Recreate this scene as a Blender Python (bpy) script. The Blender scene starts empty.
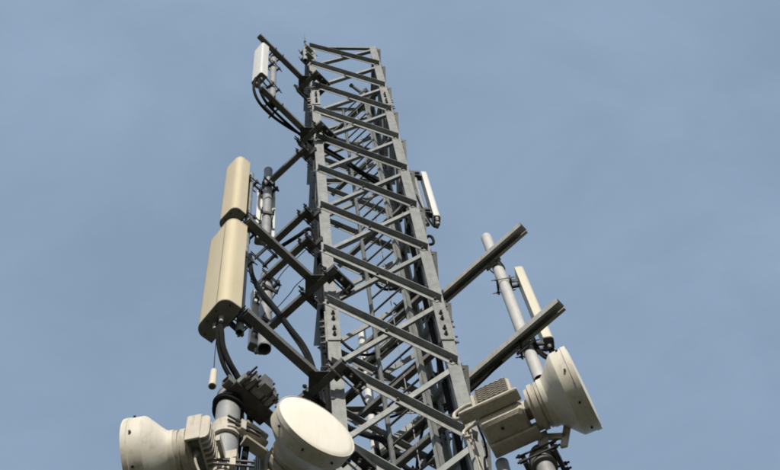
import bpy, math, random
from mathutils import Vector, Matrix
random.seed(7)
SC = bpy.context.scene
COL = SC.collection
rad = math.radians

# ------------------------------------------------------------------ camera
cam_d = bpy.data.cameras.new("camera")
cam = bpy.data.objects.new("camera", cam_d)
COL.objects.link(cam)
AZ, EL, ROLL = rad(12.203), rad(67.591), rad(-11.199)
fw = Vector((math.sin(AZ) * math.cos(EL), math.cos(AZ) * math.cos(EL), math.sin(EL)))
r0 = Vector((math.cos(AZ), -math.sin(AZ), 0))
u0 = r0.cross(fw)
rt = math.cos(ROLL) * r0 + math.sin(ROLL) * u0
up = -math.sin(ROLL) * r0 + math.cos(ROLL) * u0
M = Matrix(((rt.x, up.x, -fw.x), (rt.y, up.y, -fw.y), (rt.z, up.z, -fw.z))).to_4x4()
M.translation = Vector((-0.334, -4.574, 1.6))
cam.matrix_world = M
cam_d.sensor_width = 36.0
cam_d.lens = 60.0
cam_d.clip_start = 0.05
cam_d.clip_end = 20000
SC.camera = cam

# ------------------------------------------------------------------ sky, sun, exposure
SUN_EL, SUN_AZ = rad(29), rad(183)          # azimuth clockwise from +Y; behind the camera
w = bpy.data.worlds.new("World")
SC.world = w
w.use_nodes = True
nt = w.node_tree
nt.nodes.clear()
sky = nt.nodes.new("ShaderNodeTexSky")
sky.sky_type = 'NISHITA'
sky.sun_disc = False
sky.sun_elevation = SUN_EL
sky.sun_rotation = SUN_AZ
sky.air_density = 1.0
sky.dust_density = 1.2
sky.ozone_density = 1.0
tc = nt.nodes.new("ShaderNodeTexCoord")
mp = nt.nodes.new("ShaderNodeMapping")
mp.inputs['Scale'].default_value = (1.0, 1.5, 1.0)
nz = nt.nodes.new("ShaderNodeTexNoise")
nz.inputs['Scale'].default_value = 4.6
nz.inputs['Detail'].default_value = 7
nz.inputs['Roughness'].default_value = 0.58
nz.inputs['Distortion'].default_value = 0.4
rmp = nt.nodes.new("ShaderNodeMapRange")
rmp.inputs['From Min'].default_value = 0.34
rmp.inputs['From Max'].default_value = 0.70
rmp.inputs['To Min'].default_value = 0.52
rmp.inputs['To Max'].default_value = 0.69
mix = nt.nodes.new("ShaderNodeMix")
mix.data_type = 'RGBA'
mix.inputs[7].default_value = (4.05, 5.4, 7.2, 1)        # thin high veil of cloud
bg = nt.nodes.new("ShaderNodeBackground")
bg.inputs['Strength'].default_value = 0.1
wo = nt.nodes.new("ShaderNodeOutputWorld")
nt.links.new(tc.outputs['Generated'], mp.inputs['Vector'])
nt.links.new(mp.outputs['Vector'], nz.inputs['Vector'])
nt.links.new(nz.outputs['Fac'], rmp.inputs['Value'])
nt.links.new(rmp.outputs['Result'], mix.inputs[0])
nt.links.new(sky.outputs['Color'], mix.inputs[6])
nt.links.new(mix.outputs[2], bg.inputs['Color'])
nt.links.new(bg.outputs['Background'], wo.inputs['Surface'])

sun_d = bpy.data.lights.new("sun", 'SUN')
sun_d.energy = 5.0
sun_d.angle = rad(0.6)
sun_d.color = (1.0, 0.94, 0.85)
sun = bpy.data.objects.new("sun", sun_d)
COL.objects.link(sun)
sd = Vector((math.sin(SUN_AZ) * math.cos(SUN_EL), math.cos(SUN_AZ) * math.cos(SUN_EL), math.sin(SUN_EL)))
sun.rotation_euler = sd.to_track_quat('Z', 'Y').to_euler()
sun.location = (0, 0, 60)
SC.view_settings.view_transform = 'Standard'
SC.view_settings.look = 'None'
SC.view_settings.exposure = 0.0
SC.view_settings.gamma = 1.0
SC.view_settings.use_curve_mapping = False
SC.cycles.filter_width = 1.9


# ------------------------------------------------------------------ materials
def material(name, c1, c2, scale=6.0, rough=0.55, metal=0.0, bump=0.0, bscale=60.0, stain=None, stain_amt=0.0,
             stretch=(1, 1, 1), spec=0.4, detail=6, vary=0.0):
    K = 0.78
    c1, c2 = [v * K for v in c1], [v * K for v in c2]
    stain = [v * K for v in stain] if stain else None
    m = bpy.data.materials.new(name)
    m.use_nodes = True
    t = m.node_tree
    N, Lk = t.nodes, t.links
    b = N["Principled BSDF"]
    co = N.new("ShaderNodeNewGeometry")
    mpg = N.new("ShaderNodeMapping")
    mpg.inputs['Scale'].default_value = stretch
    Lk.new(co.outputs['Position'], mpg.inputs['Vector'])
    n1 = N.new("ShaderNodeTexNoise")
    n1.inputs['Scale'].default_value = scale
    n1.inputs['Detail'].default_value = detail
    n1.inputs['Roughness'].default_value = 0.65
    Lk.new(mpg.outputs['Vector'], n1.inputs['Vector'])
    mr = N.new("ShaderNodeMapRange")
    mr.inputs['From Min'].default_value = 0.32
    mr.inputs['From Max'].default_value = 0.68
    Lk.new(n1.outputs['Fac'], mr.inputs['Value'])
    mx = N.new("ShaderNodeMix")
    mx.data_type = 'RGBA'
    mx.inputs[6].default_value = (*c1, 1)
    mx.inputs[7].default_value = (*c2, 1)
    Lk.new(mr.outputs['Result'], mx.inputs[0])
    out = mx.outputs[2]
    if stain:
        n2 = N.new("ShaderNodeTexNoise")
        n2.inputs['Scale'].default_value = 5.0
        n2.inputs['Detail'].default_value = 8
        n2.inputs['Roughness'].default_value = 0.7
        mp2 = N.new("ShaderNodeMapping")
        mp2.inputs['Scale'].default_value = (5, 5, 0.8)
        mp2.inputs['Location'].default_value = (3.1, 1.7, 0.4)
        Lk.new(co.outputs['Position'], mp2.inputs['Vector'])
        Lk.new(mp2.outputs['Vector'], n2.inputs['Vector'])
        m2 = N.new("ShaderNodeMapRange")
        m2.inputs['From Min'].default_value = 0.5
        m2.inputs['From Max'].default_value = 0.72
        m2.inputs['To Max'].default_value = stain_amt
        Lk.new(n2.outputs['Fac'], m2.inputs['Value'])
        mx2 = N.new("ShaderNodeMix")
        mx2.data_type = 'RGBA'
        mx2.inputs[7].default_value = (*stain, 1)
        Lk.new(m2.outputs['Result'], mx2.inputs[0])
        Lk.new(out, mx2.inputs[6])
        out = mx2.outputs[2]
    if vary:        # every bar comes from the zinc bath a little lighter or darker
        oi = N.new("ShaderNodeObjectInfo")
        mv = N.new("ShaderNodeMapRange")
        mv.inputs['To Min'].default_value = 1 - vary
        mv.inputs['To Max'].default_value = 1 + vary
        Lk.new(oi.outputs['Random'], mv.inputs['Value'])
        vm = N.new("ShaderNodeVectorMath")
        vm.operation = 'SCALE'
        Lk.new(out, vm.inputs[0])
        Lk.new(mv.outputs['Result'], vm.inputs['Scale'])
        out = vm.outputs[0]
    Lk.new(out, b.inputs['Base Color'])
    b.inputs['Roughness'].default_value = rough
    b.inputs['Metallic'].default_value = metal
    b.inputs['Specular IOR Level'].default_value = spec
    if bump:
        n3 = N.new("ShaderNodeTexNoise")
        n3.inputs['Scale'].default_value = bscale
        n3.inputs['Detail'].default_value = 4
        Lk.new(co.outputs['Position'], n3.inputs['Vector'])
        bp = N.new("ShaderNodeBump")
        bp.inputs['Strength'].default_value = bump
        bp.inputs['Distance'].default_value = 0.01
        Lk.new(n3.outputs['Fac'], bp.inputs['Height'])
        Lk.new(bp.outputs['Normal'], b.inputs['Normal'])
    return m


GALV = material("galvanised_steel", (0.175, 0.187, 0.178), (0.295, 0.302, 0.285), 11, 0.58, 0.05, 0.2, 80, (0.115, 0.09, 0.062), 0.65, vary=0.22)
GALV_OLD = material("weathered_steel", (0.125, 0.127, 0.12), (0.19, 0.188, 0.175), 16, 0.65, 0.05, 0.2, 70, (0.085, 0.068, 0.05), 0.6, vary=0.15)
CLAMP = material("dark_clamp_steel", (0.045, 0.043, 0.04), (0.09, 0.085, 0.08), 30, 0.6, 0.3, 0.2, 90)
BOLT = material("bolt_steel", (0.07, 0.066, 0.06), (0.13, 0.125, 0.115), 40, 0.5, 0.4)
ROD = material("threaded_rod_zinc", (0.30, 0.28, 0.23), (0.42, 0.39, 0.32), 60, 0.5, 0.4)
CHAN = material("channel_steel", (0.36, 0.35, 0.325), (0.47, 0.46, 0.43), 12, 0.5, 0.1, 0.1, 70, (0.15, 0.13, 0.10), 0.5)
PIPE = material("galvanised_pipe", (0.27, 0.28, 0.28), (0.36, 0.365, 0.36), 10, 0.5, 0.1, 0.1, 60, (0.26, 0.23, 0.19), 0.5)
PIPE_LT = material("aluminium_pipe", (0.50, 0.495, 0.48), (0.60, 0.595, 0.575), 8, 0.5, 0.0, 0.06, 60, (0.38, 0.36, 0.32), 0.4)
CREAM = material("cream_radome", (0.60, 0.51, 0.325), (0.66, 0.57, 0.385), 3, 0.5, 0, 0.04, 30, (0.50, 0.43, 0.30), 0.35, (1, 1, 0.3))
IVORY = material("ivory_radome", (0.62, 0.57, 0.44), (0.69, 0.64, 0.51), 3, 0.5, 0, 0.04, 30, (0.45, 0.39, 0.28), 0.4, (1, 1, 0.3))
WHITE = material("white_radome", (0.66, 0.65, 0.60), (0.74, 0.73, 0.69), 4, 0.5, 0, 0.04, 30, (0.5, 0.46, 0.38), 0.3, (1, 1, 0.3))
DISHF = material("dish_radome_fabric", (0.90, 0.845, 0.71), (0.94, 0.885, 0.76), 2.5, 0.6, 0, 0.03, 25, (0.72, 0.65, 0.5), 0.3)
DISHB = material("dish_shroud_paint", (0.67, 0.62, 0.505), (0.76, 0.71, 0.60), 5, 0.5, 0, 0.05, 40, (0.33, 0.28, 0.2), 0.5, (1, 1, 0.4))
RADIO = material("radio_paint", (0.50, 0.455, 0.36), (0.60, 0.55, 0.45), 9, 0.5, 0, 0.08, 50, (0.27, 0.22, 0.16), 0.7)
FINM = material("fin_grey", (0.34, 0.315, 0.265), (0.44, 0.405, 0.345), 20, 0.6, 0, 0.05, 60, (0.17, 0.14, 0.11), 0.6)
CABLE = material("black_cable_sheath", (0.01, 0.01, 0.01), (0.022, 0.022, 0.022), 20, 0.8, spec=0.06)
CABLE_LT = material("pale_cable_sheath", (0.33, 0.30, 0.24), (0.45, 0.41, 0.33), 30, 0.55)
DARKP = material("dark_plastic", (0.02, 0.02, 0.02), (0.045, 0.045, 0.045), 20, 0.5)
SEAL = material("seal_strip", (0.14, 0.12, 0.09), (0.2, 0.17, 0.12), 20, 0.6)
CAP_DARK = material("dark_cap_plastic", (0.16, 0.155, 0.13), (0.22, 0.21, 0.175), 12, 0.55, 0, 0.05, 40)  # pole and panel caps; on panels the dark tone includes underside shade
GRASS = material("grass_ground", (0.045, 0.052, 0.028), (0.085, 0.08, 0.052), 0.4, 0.9, 0, 0.5, 3, (0.11, 0.09, 0.06), 0.5)


# ------------------------------------------------------------------ mesh helpers
def V(*a):
    return Vector(a if len(a) > 1 else a[0])


def basis(d):
    d = V(d).normalized()
    h = V(0, 0, 1) if abs(d.z) < 0.95 else V(1, 0, 0)
    a = d.cross(h).normalized()
    return d, a, a.cross(d)


class MB:
    def __init__(s):
        s.v, s.f = [], []

    def _add(s, vs, fs):
        o = len(s.v)
        s.v += [tuple(q) for q in vs]
        s.f += [tuple(i + o for i in f) for f in fs]

    def box(s, c, ax, ay, az):
        c, ax, ay, az = V(c), V(ax), V(ay), V(az)
        vs = [c + i * ax + j * ay + k * az for i in (-1, 1) for j in (-1, 1) for k in (-1, 1)]
        s._add(vs, [(0, 1, 3, 2), (4, 6, 7, 5), (0, 4, 5, 1), (2, 3, 7, 6), (0, 2, 6, 4), (1, 5, 7, 3)])
        return s

    def cbox(s, c, ax, ay, az, b=0.006):
        """box with chamfered edges along its az direction and at its ends"""
        ax, ay, az = V(ax), V(ay), V(az)
        lx, ly, lz = ax.length, ay.length, az.length
        ex, ey, ez = ax / lx, ay / ly, az / lz
        def ring(k, i):
            X, Y = lx - i, ly - i
            return [V(c) + ex * p + ey * q + ez * k for p, q in
                    ((-X + b, -Y), (X - b, -Y), (X, -Y + b), (X, Y - b), (X - b, Y), (-X + b, Y), (-X, Y - b), (-X, -Y + b))]
        rings = [ring(-lz, b), ring(-lz + b, 0), ring(lz - b, 0), ring(lz, b)]
        s.loft(rings)
        return s

    def loft(s, rings, cap=True, closed=True):
        n = len(rings[0])
        vs = [q for r in rings for q in r]
        fs = []
        for k in range(len(rings) - 1):
            for i in range(n if closed else n - 1):
                j = (i + 1) % n
                fs.append((k * n + i, k * n + j, (k + 1) * n + j, (k + 1) * n + i))
        if cap:
            fs.append(tuple(reversed(range(n))))
            fs.append(tuple((len(rings) - 1) * n + i for i in range(n)))
        s._add(vs, fs)
        return s

    def prism(s, prof, o, eu, ev, d):
        """profile (u,v) extruded from o along vector d"""
        o, eu, ev, d = V(o), V(eu), V(ev), V(d)
        return s.loft([[o + eu * a + ev * b for a, b in prof], [o + eu * a + ev * b + d for a, b in prof]])

    def cyl(s, a, b, r, n=16, r2=None, cap=True):
        a, b = V(a), V(b)
        d, e1, e2 = basis(b - a)
        r2 = r if r2 is None else r2
        R = lambda c, q: [c + (e1 * math.cos(2 * math.pi * i / n) + e2 * math.sin(2 * math.pi * i / n)) * q for i in range(n)]
        return s.loft([R(a, r), R(b, r2)], cap)

    def pipe(s, a, b, r, wall=0.005, n=28):
        """open-ended round pipe: outside, inside and both end rings"""
        a, b = V(a), V(b)
        d, e1, e2 = basis(b - a)
        R = lambda c, q: [c + (e1 * math.cos(2 * math.pi * i / n) + e2 * math.sin(2 * math.pi * i / n)) * q for i in range(n)]
        ri = r - wall
        s.loft([R(a, ri), R(a, r), R(b, r), R(b, ri), R(a + (b - a) * 0.002, ri)], False)
        return s

    def lathe(s, prof, o, ax, n=48, cap=True):
        o = V(o)
        d, e1, e2 = basis(ax)
        rings = [[o + d * t + (e1 * math.cos(2 * math.pi * i / n) + e2 * math.sin(2 * math.pi * i / n)) * q for i in range(n)] for t, q in prof]
        return s.loft(rings, cap)

    def tube(s, pts, r, n=10, sub=8):
        P = [V(p) for p in pts]
        out = []
        for i in range(len(P) - 1):
            p0, p1, p2, p3 = P[max(i - 1, 0)], P[i], P[i + 1], P[min(i + 2, len(P) - 1)]
            for k in range(sub):
                t = k / sub
                out.append(0.5 * ((2 * p1) + (p2 - p0) * t + (2 * p0 - 5 * p1 + 4 * p2 - p3) * t * t + (3 * p1 - p0 - 3 * p2 + p3) * t ** 3))
        out.append(P[-1])
        rings = []
        e1 = None
        for i, q in enumerate(out):
            d = (out[min(i + 1, len(out) - 1)] - out[max(i - 1, 0)]).normalized()
            if e1 is None:
                _, e1, _ = basis(d)
            e1 = (e1 - d * e1.dot(d)).normalized()
            e2 = d.cross(e1)
            rings.append([q + (e1 * math.cos(2 * math.pi * j / n) + e2 * math.sin(2 * math.pi * j / n)) * r for j in range(n)])
        return s.loft(rings)

    def hexbolt(s, p, nrm, r=0.014, h=0.014, rod=0.0):
        p, nrm = V(p), V(nrm).normalized()
        s.cyl(p, p + nrm * h, r, 6)
        if rod:
            s.cyl(p + nrm * h, p + nrm * (h + rod), r * 0.55, 6)
        return s

    def hollow(s, a, b, wv, hv, t=0.006):
        """open-ended rectangular tube from a to b; wv, hv half-width vectors"""
        a, b, wv, hv = V(a), V(b), V(wv), V(hv)
        k = 1 - t / wv.length
        sq = lambda c, f: [c - wv * f - hv * f, c + wv * f - hv * f, c + wv * f + hv * f, c - wv * f + hv * f]
        m = a + (b - a) * 0.5
        s.loft([sq(a + (b - a) * 0.49, k), sq(a, k), sq(a, 1), sq(b, 1), sq(b, k), sq(a + (b - a) * 0.51, k)])
        return s

    def build(s, name, mat, parent=None, smooth=True, angle=35):
        me = bpy.data.meshes.new(name)
        me.from_pydata(s.v, [], s.f)
        me.update()
        if smooth:
            for p in me.polygons:
                p.use_smooth = True
            me.set_sharp_from_angle(angle=rad(angle))
        me.materials.append(mat)
        o = bpy.data.objects.new(name, me)
        COL.objects.link(o)
        if parent is not None:
            attach(o, parent)
        return o


def fix_normals(o):
    import bmesh
    bm = bmesh.new()
    bm.from_mesh(o.data)
    bmesh.ops.recalc_face_normals(bm, faces=bm.faces)
    bm.to_mesh(o.data)
    bm.free()


ROOTW = {}


def attach(o, parent):
    o.parent = parent
    o.matrix_parent_inverse = Matrix.Translation(-ROOTW.get(parent.name, V(0, 0, 0)))


def thing(name, label, cat, loc, group=None):
    e = bpy.data.objects.new(name, None)
    e.empty_display_size = 0.1
    e.location = loc
    COL.objects.link(e)
    ROOTW[e.name] = V(loc)
    tag(e, label, cat, group)
    return e


def tag(o, label, cat, group=None):
    o["label"] = label
    o["category"] = cat
    if group:
        o["group"] = group
    return o


X, Y, Z = V(1, 0, 0), V(0, 1, 0), V(0, 0, 1)
DL = V(-1, -1, 0).normalized()      # out of the near left corner
DC = V(-1, 1, 0).normalized()       # towards the rear left
DR = V(1, -1, 0).normalized()       # out of the near right corner

# ------------------------------------------------------------------ ground
g = MB()
n = 24
S = 3000.0
for i in range(n + 1):
    for j in range(n + 1):
        g.v.append(((i / n * 2 - 1) * S, (j / n * 2 - 1) * S, 0.0))
for i in range(n):
    for j in range(n):
        a = i * (n + 1) + j
        g.f.append((a, a + n + 1, a + n + 2, a + 1))
go = g.build("ground", GRASS, None, False)
go["kind"] = "structure"

# ------------------------------------------------------------------ lattice tower (1 m square, corners at 0..1)
tower = thing("lattice_tower", "tall square lattice tower of grey galvanised steel angles with crossed bracing", "tower", (0.5, 0.5, 0))
BAY = 1.1214
ZB = 19.318
ZTOP = 20.36
TH = 0.010
legL = [(0, 0), (0.1, 0), (0.1, TH), (TH, TH), (TH, 0.1), (0, 0.1)]
corners = [(V(0, 0, 0), X, Y), (V(1, 0, 0), Y, -X), (V(1, 1, 0), -X, -Y), (V(0, 1, 0), -Y, X)]
for c, eu, ev in corners:
    MB().prism(legL, c, eu, ev, V(0, 0, ZTOP + 0.05)).build("leg", GALV, tower, False)

# four faces: (origin at the face's left bottom seen from outside, right vector, outward normal)
faces = [(V(0, 0, 0), X, -Y), (V(1, 0, 0), Y, X), (V(1, 1, 0), -X, Y), (V(0, 1, 0), -Y, -X)]


def brace_mesh(length, inner, leg=0.062, t=0.0055, vl=0.058):
    m = MB()
    if inner:
        vl = 0.05
    if not inner:   # outside the leg, outstanding flange on top pointing out (+z)
        prof = [(-vl, 0), (-vl, t), (-t, t), (-t, leg), (0, leg), (0, 0)]
    else:           # inside the leg, outstanding flange on top pointing in (-z)
        prof = [(-vl, 0), (0, 0), (0, -leg), (-t, -leg), (-t, -t), (-vl, -t)]
    m.prism(prof, V(0, 0, 0), Y, Z, V(length, 0, 0))
    o = m.build("brace", GALV, tower, False)
    fix_normals(o)
    return o


def place(o, origin, ex, nrm):
    ex = ex.normalized()
    ey = nrm.cross(ex)
    mt = Matrix(((ex.x, ey.x, nrm.x), (ex.y, ey.y, nrm.y), (ex.z, ey.z, nrm.z))).to_4x4()
    mt.translation = origin
    o.matrix_basis = mt


bolts = MB()
X0, X1 = 0.022, 0.978
proto = {}


def add_brace(face, za, zb, inner):
    o0, ex, nrm = face
    off = -(TH + 0.0005) if inner else 0.0005
    a = o0 + ex * X0 + Z * za + nrm * off
    b = o0 + ex * X1 + Z * zb + nrm * off
    key = (round((b - a).length, 3), inner)
    if key not in proto:
        proto[key] = brace_mesh((b - a).length, inner)
        o = proto[key]
    else:
        o = proto[key].copy()
        COL.objects.link(o)
    place(o, a, b - a, nrm)
    o.rotation_euler.x += random.uniform(-0.004, 0.004)
    d = (b - a).normalized()
    side = nrm.cross(d)
    if za > 7 or zb > 7:
        for q in (a + d * 0.04, a + d * ((b - a).length - 0.04), a + d * (b - a).length * 0.5):
            h = q - side * 0.034 + nrm * (0.0065 if not inner else -0.006)
            bolts.hexbolt(h, nrm if not inner else -nrm, 0.013, 0.010, 0.012)


for fc in faces:
    zt, zb = ZTOP - 0.04, ZB
    add_brace(fc, zt, zb, False)
    add_brace(fc, zb + 0.02, zt, True)
    for k in range(17):
        z1, z0 = ZB - k * BAY, ZB - (k + 1) * BAY
        add_brace(fc, z1, z0, False)
        add_brace(fc, z0 + 0.02, z1 + 0.02, True)


def bar(face, z, name="horizontal_bar", x0=0.0, x1=1.0, inside=False):
    o0, ex, nrm = face
    m = MB()
    off = -(TH + 0.001) if inside else 0.001
    sg = -1 if inside else 1
    t, leg = 0.006, 0.05
    prof = [(-leg, 0), (-leg, sg * t), (-t, sg * t), (-t, sg * leg), (0, sg * leg), (0, 0)]
    m.prism(prof, o0 + ex * x0 + Z * z + nrm * off, Z, nrm, ex * (x1 - x0))
    o = m.build(name, GALV, tower, False)
    fix_normals(o)
    return o


for fc in faces:
    bar(fc, ZTOP + 0.03, x0=0.012, x1=0.988, inside=True)
bar(faces[2], 11.36, x0=0.1, x1=0.9, inside=True)
bar(faces[2], 17.2, x0=0.1, x1=0.9, inside=True)

# leg splices: outer cover plates with bolt groups
for zc in (4.45, 11.0, 17.56):
    for (c, eu, ev) in corners:
        for a, b in ((eu, ev), (ev, eu)):
            cc = c + a * 0.054 - b * 0.0065 + Z * zc
            MB().box(cc, a * 0.052, b * 0.006, Z * 0.275).build("splice_plate", GALV, tower, False)
            if zc > 7:
                for dz in (-0.19, -0.09, 0.09, 0.19):
                    bolts.hexbolt(cc + a * 0.004 - b * 0.006 + Z * dz, -b, 0.017, 0.016, 0.022)
                    bolts.hexbolt(cc + a * 0.004 + b * 0.018 + Z * dz, b, 0.017, 0.016, 0.0)
bo = bolts.build("bolts", BOLT, tower, False)
bo["kind"] = "stuff"

# ------------------------------------------------------------------ ladder set diagonally inside the tower
lad = thing("ladder", "grey steel climbing ladder running up inside the lattice tower", "ladder", (0.62, 0.6, 0))
LA, LB = V(0.49, 0.70, 0), V(0.79, 0.40, 0)
ld = (LB - LA).normalized()
lp = V(ld.y, -ld.x, 0)
LTOP = 19.45
for q in (LA, LB):
    MB().box(q + Z * (LTOP / 2), ld * 0.006 + lp * 0, lp * 0.028, Z * (LTOP / 2)).box(
        q + Z * (LTOP / 2) + ld * (0.014 if q is LA else -0.014) + lp * 0.025, ld * 0.0195, lp * 0.003, Z * (LTOP / 2 - 0.002)).build("rail", GALV, lad, False)
rg = None
for k in range(int(LTOP / 0.3)):
    z = LTOP - 0.15 - 0.3 * k
    if rg is None:
        rg = MB().cyl(LA, LB, 0.011, 8).build("rung", GALV_OLD, lad)
        o = rg
    else:
        o = rg.copy()
        COL.objects.link(o)
    o.location = (0, 0, z)
UD = V(0.7071, 0.7071, 0)
for k in (0, 2, 4, 6, 7, 8, 9, 10, 12, 15):      # angle bars from the rear face to the right face that carry the ladder
    z = 19.05 - BAY * k
    o = MB().prism([(0, 0), (0.05, 0), (0.05, 0.006), (0.006, 0.006), (0.006, 0.06), (0, 0.06)], V(0.21, 0.985, z) + UD * 0.03, UD, Z, V(0.775, -0.775, 0)).build("support_bar", GALV_OLD, lad, False)
    fix_normals(o)
mid = (LA + LB) / 2 - lp * 0.03
tag(MB().cyl(mid + Z * 0.3, mid + Z * 19.3, 0.0045, 6).build("safety_cable", PIPE), "thin steel safety wire hanging down the middle of the ladder", "cable")


# ------------------------------------------------------------------ mounting arms at the near left corner
def frange_plate(m, c, along, nrm, L_, h=0.05, t=0.006):
    m.box(c, along * L_, nrm * t, Z * h)


def corner_clamp(parent, z, corner=V(0, 0, 0), out=DL, cross=DR, offset=0.085, seed=0):
    """inner clamp plates and threaded rods that squeeze a bar against a leg's outer corner"""
    rnd = random.Random(seed)
    m = MB()
    ci = corner - out * 0.115 + Z * z
    m.prism([(-0.035, 0), (0.035, 0), (0.035, 0.05), (0.027, 0.05), (0.027, 0.008), (-0.027, 0.008), (-0.027, 0.05), (-0.035, 0.05)],
            ci - cross * 0.17, Z, -out, cross * 0.34)
    for q in (-1, 1):
        MB().box(corner + out * (offset - 0.045) + Z * z + cross * 0.12 * q, cross * 0.035, out * 0.012, Z * 0.045).build("spacer", CLAMP, parent, False)
    o = m.build("clamp_plate", CLAMP, parent, False)
    fix_normals(o)
    for s in (-1, 1):
        for dz in (-0.045, 0.045):
            e = MB()
            p = corner + cross * (0.135 * s) + Z * (z + dz)
            a = p - out * (0.175 + rnd.uniform(0, 0.05))
            b = p + out * (offset + 0.06 + rnd.uniform(0, 0.045))
            e.cyl(a, b, 0.008, 8)
            e.hexbolt(p - out * 0.124, -out, 0.017, 0.018)
            e.hexbolt(p + out * (offset + 0.037), out, 0.017, 0.018)
            e.build("threaded_rod", CLAMP if rnd.random() < 0.7 else ROD, parent, False)


def end_clamp(parent, pole, z, r, barc, along, seed=0):
    """U-bolt and plate that ties a pole to a bar passing beside it"""
    rnd = random.Random(seed)
    toward = (V(barc.x, barc.y, 0) - V(pole.x, pole.y, 0))
    toward = (toward - along * toward.dot(along)).normalized()
    MB().box(pole + toward * (r + 0.008) + Z * z, along * (r + 0.045), toward * 0.006, Z * 0.045).build("clamp_plate", CLAMP, parent, False)
    MB().box(pole - toward * (r + 0.02) + Z * z, along * (r + 0.05), toward * 0.01, Z * 0.035).build("clamp_plate", CLAMP, parent, False)
    for s in (-1, 1):
        for dz in (-0.022, 0.022):
            p = pole + along * s * (r + 0.028) + Z * (z + dz)
            e = MB()
            e.cyl(p - toward * (r + 0.045 + rnd.uniform(0, 0.035)), p + toward * (r + 0.085), 0.006, 6)
            e.hexbolt(p - toward * (r + 0.03), -toward, 0.013, 0.014)
            e.build("threaded_rod", CLAMP, parent, False)


HB = 0.033


def front_arm(label, z, L0, L1, cross=(-0.2, 0.2), pole=None, pr=0.03, rear=True, seed=0, drop=0.0):
    """arm from the near left leg towards the camera's left, with its cross bar round the corner"""
    root = thing("mounting_arm", label, "arm", (0, 0, z))
    a = DL * L0 + Z * z
    b = DL * L1 + Z * z
    o = MB().hollow(a, b, DC * HB, Z * HB).build("arm_tube", GALV_OLD, root, False)
    fix_normals(o)
    zz = z - 2 * HB - 0.003 if drop else z
    oc = DL * 0.085 + Z * z
    o = MB().hollow(oc + DC * cross[0], oc + DC * cross[1], DL * 0.031, Z * 0.031).build("cross_bar", GALV_OLD, root, False)
    fix_normals(o)
    corner_clamp(root, z, seed=seed)
    for q, lb in ((-0.175, 0.135), (0.15, 0.115)):      # short channel blocks that close the clamp on either side of the leg
        cb = DC * q - DL * 0.03 + Z * (z + 0.045)
        o = MB().prism([(-0.03, -0.022), (0.03, -0.022), (0.03, 0.022), (0.022, 0.022), (0.022, -0.012), (-0.022, -0.012), (-0.022, 0.022), (-0.03, 0.022)],
                       cb - DL * lb, DC, Z, DL * (2 * lb)).build("clamp_block", CLAMP, root, False)
        fix_normals(o)
        for k2 in (-0.7, 0.0, 0.7):
            e = MB()
            p = cb + DL * lb * k2 - Z * 0.022
            e.hexbolt(p, -Z, 0.018, 0.02, 0.03)
            e.build("nut", BOLT, root, False)
    if pole is not None:
        end_clamp(root, pole, z, pr, DL * (-DL.dot(-pole)) , DL, seed)
    for s in (-1, 1):
        o = MB().prism([(0, 0), (0.11, 0), (0, 0.11)], oc + DL * 0.034 - Z * 0.036, DL, DC * s, Z * 0.006).build("gusset", CLAMP, root, False)
        fix_normals(o)
    return root


PM = V(-0.650, -0.535, 0)      # pole behind the two cream panels
PT = V(-0.485, -0.385, 0)      # pole of the small top panel
PB = V(-0.68, -0.55, 0)        # big pole carrying the dishes
P1 = V(-0.53, 0.47, 0)
P2 = V(-0.505, 0.45, 0)
front_arm("uppermost dark arm reaching out left from the tower top to the small white panel", 18.12, 0.118, 0.95, (-0.2, 0.16), PT, 0.035, seed=1)
front_arm("dark arm just below the small white panel, holding its pole's lower end", 15.86, 0.118, 0.86, (-0.2, 0.16), PT, 0.035, seed=2)
front_arm("long dark arm meeting the joint between the two stacked cream panels", 11.677, 0.118, 0.90, (-0.22, 0.60), PM, 0.03, seed=3)
front_arm("dark arm running to the bottom end of the large cream panel", 9.955, 0.118, 0.87, (-0.22, 0.42), PM, 0.03, seed=4)
front_arm("lowest dark arm behind the round dish, clamped on top of the thick pole", 8.80, 0.118, 0.99, (-0.22, 0.3), None, seed=5)


def rear_arm(label, z, s1, pole, pr, seed, corner_side=0.05):
    root = thing("mounting_arm", label, "arm", (0, 0, z))
    oc = DL * 0.085 + Z * z
    o = MB().hollow(oc + DC * corner_side, oc + DC * s1, DL * 0.031, Z * 0.031).build("arm_tube", GALV_OLD, root, False)
    fix_normals(o)
    MB().box(V(-0.05, 0.05, z), DC * 0.09, DL * 0.01, Z * 0.05).build("clamp_plate", CLAMP, root, False)
    MB().box(oc + DC * 0.1 - DL * 0.04, DC * 0.03, DL * 0.03, Z * 0.05).build("spacer", CLAMP, root, False)
    for dz in (-0.04, 0.04):
        for q in (0.06, 0.15):
            p = oc + DC * q + Z * dz
            e = MB()
            e.cyl(p - DL * 0.16, p + DL * 0.07, 0.008, 8)
            e.hexbolt(p + DL * 0.034, DL, 0.016, 0.016)
            e.build("threaded_rod", CLAMP, root, False)
    if pole is not None:
        end_clamp(root, pole, z, pr, oc + DC * 0.5, DC, seed)
    return root


rear_arm("short dark bar holding the top of the rear pipe beside the upper cream panel", 15.50, 0.60, P1, 0.045, 11)
rear_arm("dark bar at the foot of the rear pipe behind the upper cream panel", 13.56, 0.62, P1, 0.045, 12)
rear_arm("dark bar crossing behind the long arm to the lower rear pipe's top", 12.83, 0.66, P2, 0.05, 13)


# ------------------------------------------------------------------ poles
def pole(name, label, c, z0, z1, r, mat, cap=True, n=28):
    root = thing(name, label, "pole", (c.x, c.y, z0))
    MB().pipe(c + Z * z0, c + Z * z1, r, 0.005, n).build("tube", mat, root)
    if cap:
        MB().lathe([(0, r * 1.03), (0.02, r * 1.03), (0.03, r * 0.9)], c + Z * (z1 - 0.012), Z, n).build("end_cap", CAP_DARK, root)
    return root


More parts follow.
